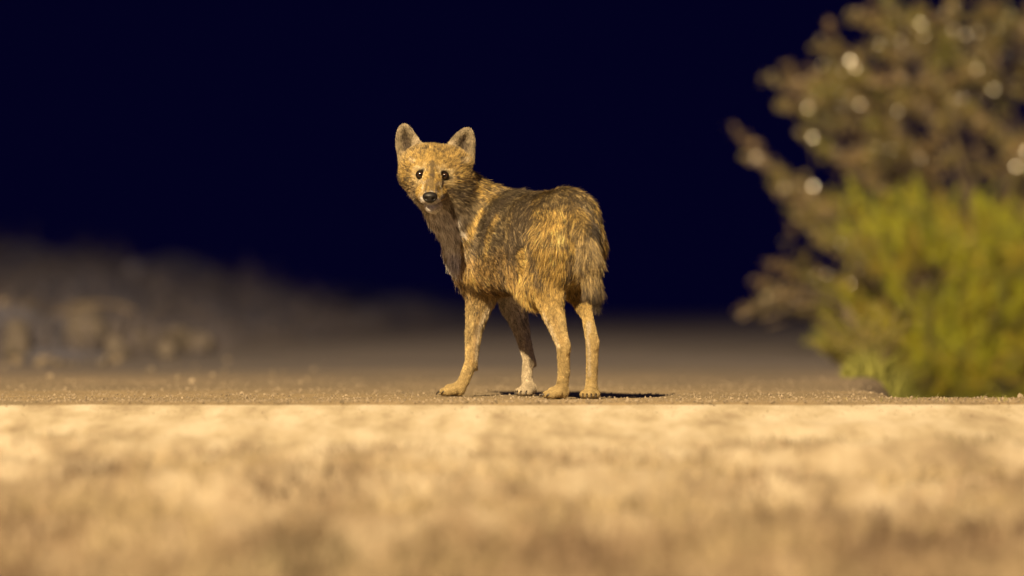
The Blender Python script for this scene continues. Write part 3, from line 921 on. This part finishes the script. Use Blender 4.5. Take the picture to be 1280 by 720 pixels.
paint.append(([P(567, 190, .07), P(567, 180, .07)], .0100, CREAM * 1.1, .85, .05))
for e in EYES:
    paint.append(([e + [-.002, -.006, -.001], e + [.002, -.006, -.001]], .0225, np.array([.60, .48, .28]), .85, .0))
    paint.append(([e + [-.0025, -.007, 0], e + [.0025, -.007, 0]], .0128, DARKF * .6, 1.0, .3))
for i in range(len(mouth) - 1):
    paint.append(([mouth[i] + [0, -.001, 0], mouth[i + 1] + [0, -.001, 0]], .0036, DARKF * .4, 1.0, .3))
paint.append(([P(537.5, 249, -.085), P(537.5, 253, -.082)], .005, DARKF * .5, 1.0, .3))

wn4, wn5 = Waves(16, .007, 504), Waves(16, .018, 505)
wn1, wn2, wn3 = Waves(14, .055, 501), Waves(14, .022, 502), Waves(14, .12, 503)
def coat(p):
    """per point: colour, hair length, comb direction, agouti share, tilt"""
    n = len(p); W = np.zeros(n) + 1e-9
    C = np.zeros((n, 3)); D = np.zeros((n, 3)); L = np.zeros(n); A = np.zeros(n); T = np.zeros(n)
    nose = P(538, 246, -.09)
    hd = p - nose; hd /= np.linalg.norm(hd, axis=1)[:, None] + 1e-9
    for i, q in enumerate(prims):
        d = d_cap(p, q['a'], q['ra'], q['b'], q['rb'])
        wt = np.exp(-np.clip(d, -.004, .3) / .0075)
        cd_ = q['comb'] / np.linalg.norm(q['comb'])
        W += wt; C += wt[:, None] * q['c']; L += wt * q['L']; A += wt * q['ag']; T += wt * q['tilt']
        D += wt[:, None] * (hd if NB <= i < NE - 2 else cd_[None])
    C /= W[:, None]; L /= W; A /= W; T /= W
    for pts, rad, c, st, ag in paint:
        d = np.full(n, 9.0)
        for j in range(len(pts) - 1): d = np.minimum(d, seg_d(p, np.asarray(pts[j]), np.asarray(pts[j + 1])))
        m = (1 - sstep(rad * .55, rad * 1.35, d + wn2(p) * rad * .18)) * st
        C += (c - C) * m[:, None]
        if ag is not None: A += (ag - A) * m
    return C, L, D, A, T

jackal = bpy.data.objects.new('jackal', None); col.objects.link(jackal); jackal.location = (.03, .03, 0)
tag(jackal, 'golden jackal standing on the road at night looking back over its shoulder', 'jackal')
J0 = np.array([.03, .03, 0])

Cb, Lb, Db, Ab, Tb = coat(BV)
bm_ = mesh_np('body', BV - J0, BF)
color_attr(bm_, 'col', Cb * .55)
body = link('body', bm_, attr_mat('hide', 'col', .8, .2), jackal)

# ---- fur
def make_fur(N):
    tri = np.concatenate([BF[:, [0, 1, 2]], BF[:, [0, 2, 3]]])
    a, b, c = BV[tri[:, 0]], BV[tri[:, 1]], BV[tri[:, 2]]
    area = np.linalg.norm(np.cross(b - a, c - a), axis=1)
    cen = (a + b + c) / 3
    hw = 1 + 1.6 * (np.linalg.norm(cen - HC, axis=1) < .13) + 1.0 * (cen[:, 2] < .22)
    pr = area * hw; pr /= pr.sum()
    t = rng.choice(len(tri), N, p=pr)
    u, v = rng.uniform(size=N), rng.uniform(size=N); f = u + v > 1; u[f] = 1 - u[f]; v[f] = 1 - v[f]
    p = a[t] + (b[t] - a[t]) * u[:, None] + (c[t] - a[t]) * v[:, None]
    nn = BN[tri[t, 0]] * (1 - u - v)[:, None] + BN[tri[t, 1]] * u[:, None] + BN[tri[t, 2]] * v[:, None]
    nn /= np.linalg.norm(nn, axis=1)[:, None] + 1e-9
    keep = p[:, 2] > .004
    for e in EYES: keep &= np.linalg.norm(p - (e + [0, -.004, 0]), axis=1) > .0124
    nz = P(537.5, 246.5, -.088); keep &= np.linalg.norm((p - nz) / [1.15, 1, .95], axis=1) > .0150
    p, nn = p[keep], nn[keep]
    C, L, D, A, T = coat(p); n = len(p)
    # comb tangent
    swirl = np.stack([wn1(p), wn1(p[:, [1, 2, 0]] + 3), wn1(p[:, [2, 0, 1]] + 7)], 1) * (.13 / np.clip(L / .018, 1, 3))[:, None]
    hd0 = np.exp(-(np.linalg.norm(p - HC, axis=1) / .10) ** 4)
    swirl *= (1 - .8 * hd0)[:, None]
    fine = rng.normal(size=(n, 3)) * .16
    D = D / (np.linalg.norm(D, axis=1)[:, None] + 1e-9) + swirl + fine
    D -= nn * np.sum(D * nn, 1)[:, None]; D /= np.linalg.norm(D, axis=1)[:, None] + 1e-9
    stray = rng.uniform(size=n) < .035
    L = np.where(stray, L * 1.2, L); T = T + 6 * stray
    th = np.radians(np.clip(T + rng.normal(size=n) * 7 + wn2(p) * 2, 4, 70))
    d = D * np.cos(th)[:, None] + nn * np.sin(th)[:, None]
    for e in EYES: L = L * (.30 + .70 * sstep(.010, .032, np.linalg.norm(p - e, axis=1)))
    L = L * .86 * rng.uniform(.55, 1.15, n) * (1 + .12 * wn3(p))
    K = 5
    pts = np.zeros((n, K, 3))
    pts[:, 0] = p - nn * .0008
    bend = D * .5 + DOWN * .25
    for k in range(1, K):
        s = k / (K - 1)
        pts[:, k] = p + d * (L * s)[:, None] + bend * (L * s * s * .30)[:, None] - nn * (L * s * s * .10)[:, None]
    # clumps: tips lean to the nearest guide hair
    G = 16000
    gi = rng.choice(n, G, replace=False)
    kd = kdtree.KDTree(G)
    for j, g in enumerate(gi): kd.insert(p[g], j)
    kd.balance()
    near = np.array([kd.find(q)[1] for q in p]); g = gi[near]
    cl = .17 * np.clip(L / .02, .15, 1) * ~stray
    rel = (p[g] + (pts[g, K - 1] - p[g]))
    for k in range(1, K):
        s = (k / (K - 1)) ** 1.5
        pts[:, k] += (pts[g, k] - pts[:, k]) * (cl * s)[:, None]
    pts[:, :, 2] = np.maximum(pts[:, :, 2], .0006)
    # colour
    gv = rng.uniform(-1, 1, G)[near]
    hdm = np.exp(-(np.linalg.norm(p - HC, axis=1) / .10) ** 4)
    gv = gv * (1 + 1.1 * hdm)
    base = C * (1 + .14 * gv + .08 * wn1(p) + .16 * rng.normal(size=n))[:, None]
    base = base * (1 + (.12 + .14 * (p[:, 2] > .25) * (1 - .7 * hdm)) * wn4(p) + .10 * wn5(p))[:, None]
    base = base * (.95 + .05 * (p[:, 2] < .2))[:, None]
    A = np.clip(A + .17 + .10 * wn2(p), .04, .95) * np.clip(L / .007, .3, 1)
    dark = rng.uniform(size=n) < np.clip(A * (1 + .5 * gv), 0, 1)
    light = rng.uniform(size=n) < .10 + .12 * A
    cols = np.zeros((n, K, 3))
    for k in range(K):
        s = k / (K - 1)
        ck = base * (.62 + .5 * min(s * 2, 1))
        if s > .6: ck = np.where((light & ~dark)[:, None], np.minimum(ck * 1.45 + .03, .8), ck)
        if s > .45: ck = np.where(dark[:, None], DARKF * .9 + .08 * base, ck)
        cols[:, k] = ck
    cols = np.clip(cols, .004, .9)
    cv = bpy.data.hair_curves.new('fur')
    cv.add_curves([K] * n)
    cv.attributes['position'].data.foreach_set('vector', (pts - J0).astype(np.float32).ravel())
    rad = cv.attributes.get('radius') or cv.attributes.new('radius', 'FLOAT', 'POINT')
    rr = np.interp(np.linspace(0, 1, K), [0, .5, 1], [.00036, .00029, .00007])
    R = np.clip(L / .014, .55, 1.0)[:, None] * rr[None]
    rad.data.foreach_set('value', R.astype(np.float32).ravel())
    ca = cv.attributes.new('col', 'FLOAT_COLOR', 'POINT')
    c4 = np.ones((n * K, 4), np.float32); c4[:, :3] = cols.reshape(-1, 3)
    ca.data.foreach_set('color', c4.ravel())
    m = bpy.data.materials.new('fur'); m.use_nodes = True; nt = m.node_tree
    bs = nt.nodes['Principled BSDF']
    at = nt.nodes.new('ShaderNodeAttribute'); at.attribute_name = 'col'
    nt.links.new(at.outputs['Color'], bs.inputs['Base Color'])
    bs.inputs['Roughness'].default_value = .55; bs.inputs['Specular IOR Level'].default_value = .35
    cv.materials.append(m)
    o = bpy.data.objects.new('fur', cv); col.objects.link(o); o.parent = body
    return o
make_fur(320000)

# ---- eyes, nose, claws
def sphere_me(name, r, seg=32):
    bm = bmesh.new(); bmesh.ops.create_uvsphere(bm, u_segments=seg, v_segments=seg // 2, radius=r)
    me = bpy.data.meshes.new(name); bm.to_mesh(me); bm.free()
    me.polygons.foreach_set('use_smooth', [True] * len(me.polygons)); return me
def simple(name, c, rough, coat=0, spec=.5):
    m, nt, bs = mat_new(name)
    nt.links.new(ramp(nt, noise(nt, 400, 3), [(.3, tuple(x * .8 for x in c)), (.7, c)]), bs.inputs['Base Color'])
    bs.inputs['Roughness'].default_value = rough; bs.inputs['Coat Weight'].default_value = coat; bs.inputs['Coat Roughness'].default_value = .065
    bs.inputs['Specular IOR Level'].default_value = spec
    return m
M_iris = simple('iris', (.030, .015, .006), .6, 1, .0); M_pupil = simple('pupil', (.003, .002, .002), .6, 1, .0); M_scl = simple('eye_dark', (.008, .006, .005), .5, .3, .1)
M_nose = simple('nose_skin', (.012, .010, .010), .5, .0, .35); M_claw = simple('claw_horn', (.035, .025, .02), .4)
look = (Vector((0, -DIST, CH)) - Vector(EYES[0])).normalized()
for e in EYES:
    me = sphere_me('eye', .0110, 40)
    me.materials.append(M_scl); me.materials.append(M_iris); me.materials.append(M_pupil)
    for pl in me.polygons:
        c = Vector(pl.center).normalized(); a = c.dot(Vector((0, -1, -.02)).normalized())
        pl.material_index = 2 if a > .945 else (1 if a > .76 else 0)
    o = bpy.data.objects.new('eye', me); col.objects.link(o); o.parent = jackal
    o.location = Vector(e - J0)
def nose_obj():
    V, F = ico(4)
    V = V.copy()
    x, y, z = V[:, 0].copy(), V[:, 1].copy(), V[:, 2].copy()
    wdt = 1 + .18 * z                                   # broader above
    P_ = np.stack([x * .0168 * wdt, y * .0120, z * .0128], 1)
    for sx in (-1, 1):                                  # nostrils
        d = np.sqrt(((x - sx * .50) / .26) ** 2 + ((z + .12) / .30) ** 2)
        P_[:, 1] += (y < 0) * np.exp(-d * d) * .0060
    P_[:, 1] += (y < 0) * np.exp(-(x / .09) ** 2) * (z < .3) * .0016
    o = link('nose', mesh_np('nose', P_, F), M_nose, jackal)
    o.location = Vector(P(537.5, 246.8, -.0875) - J0); o.rotation_euler = (math.radians(14), 0, 0)
nose_obj()
for c, f in claw_at:
    V, F = tube([c - f * .003 + [0, 0, .001], c + f * .002 + [0, 0, .0012], c + f * .006 - [0, 0, .0025], c + f * .0085 - [0, 0, .0072]],
                [.0022, .0021, .0014, .0004], 7)
    link('claw', mesh_np('claw', V - J0, F), M_claw, jackal)
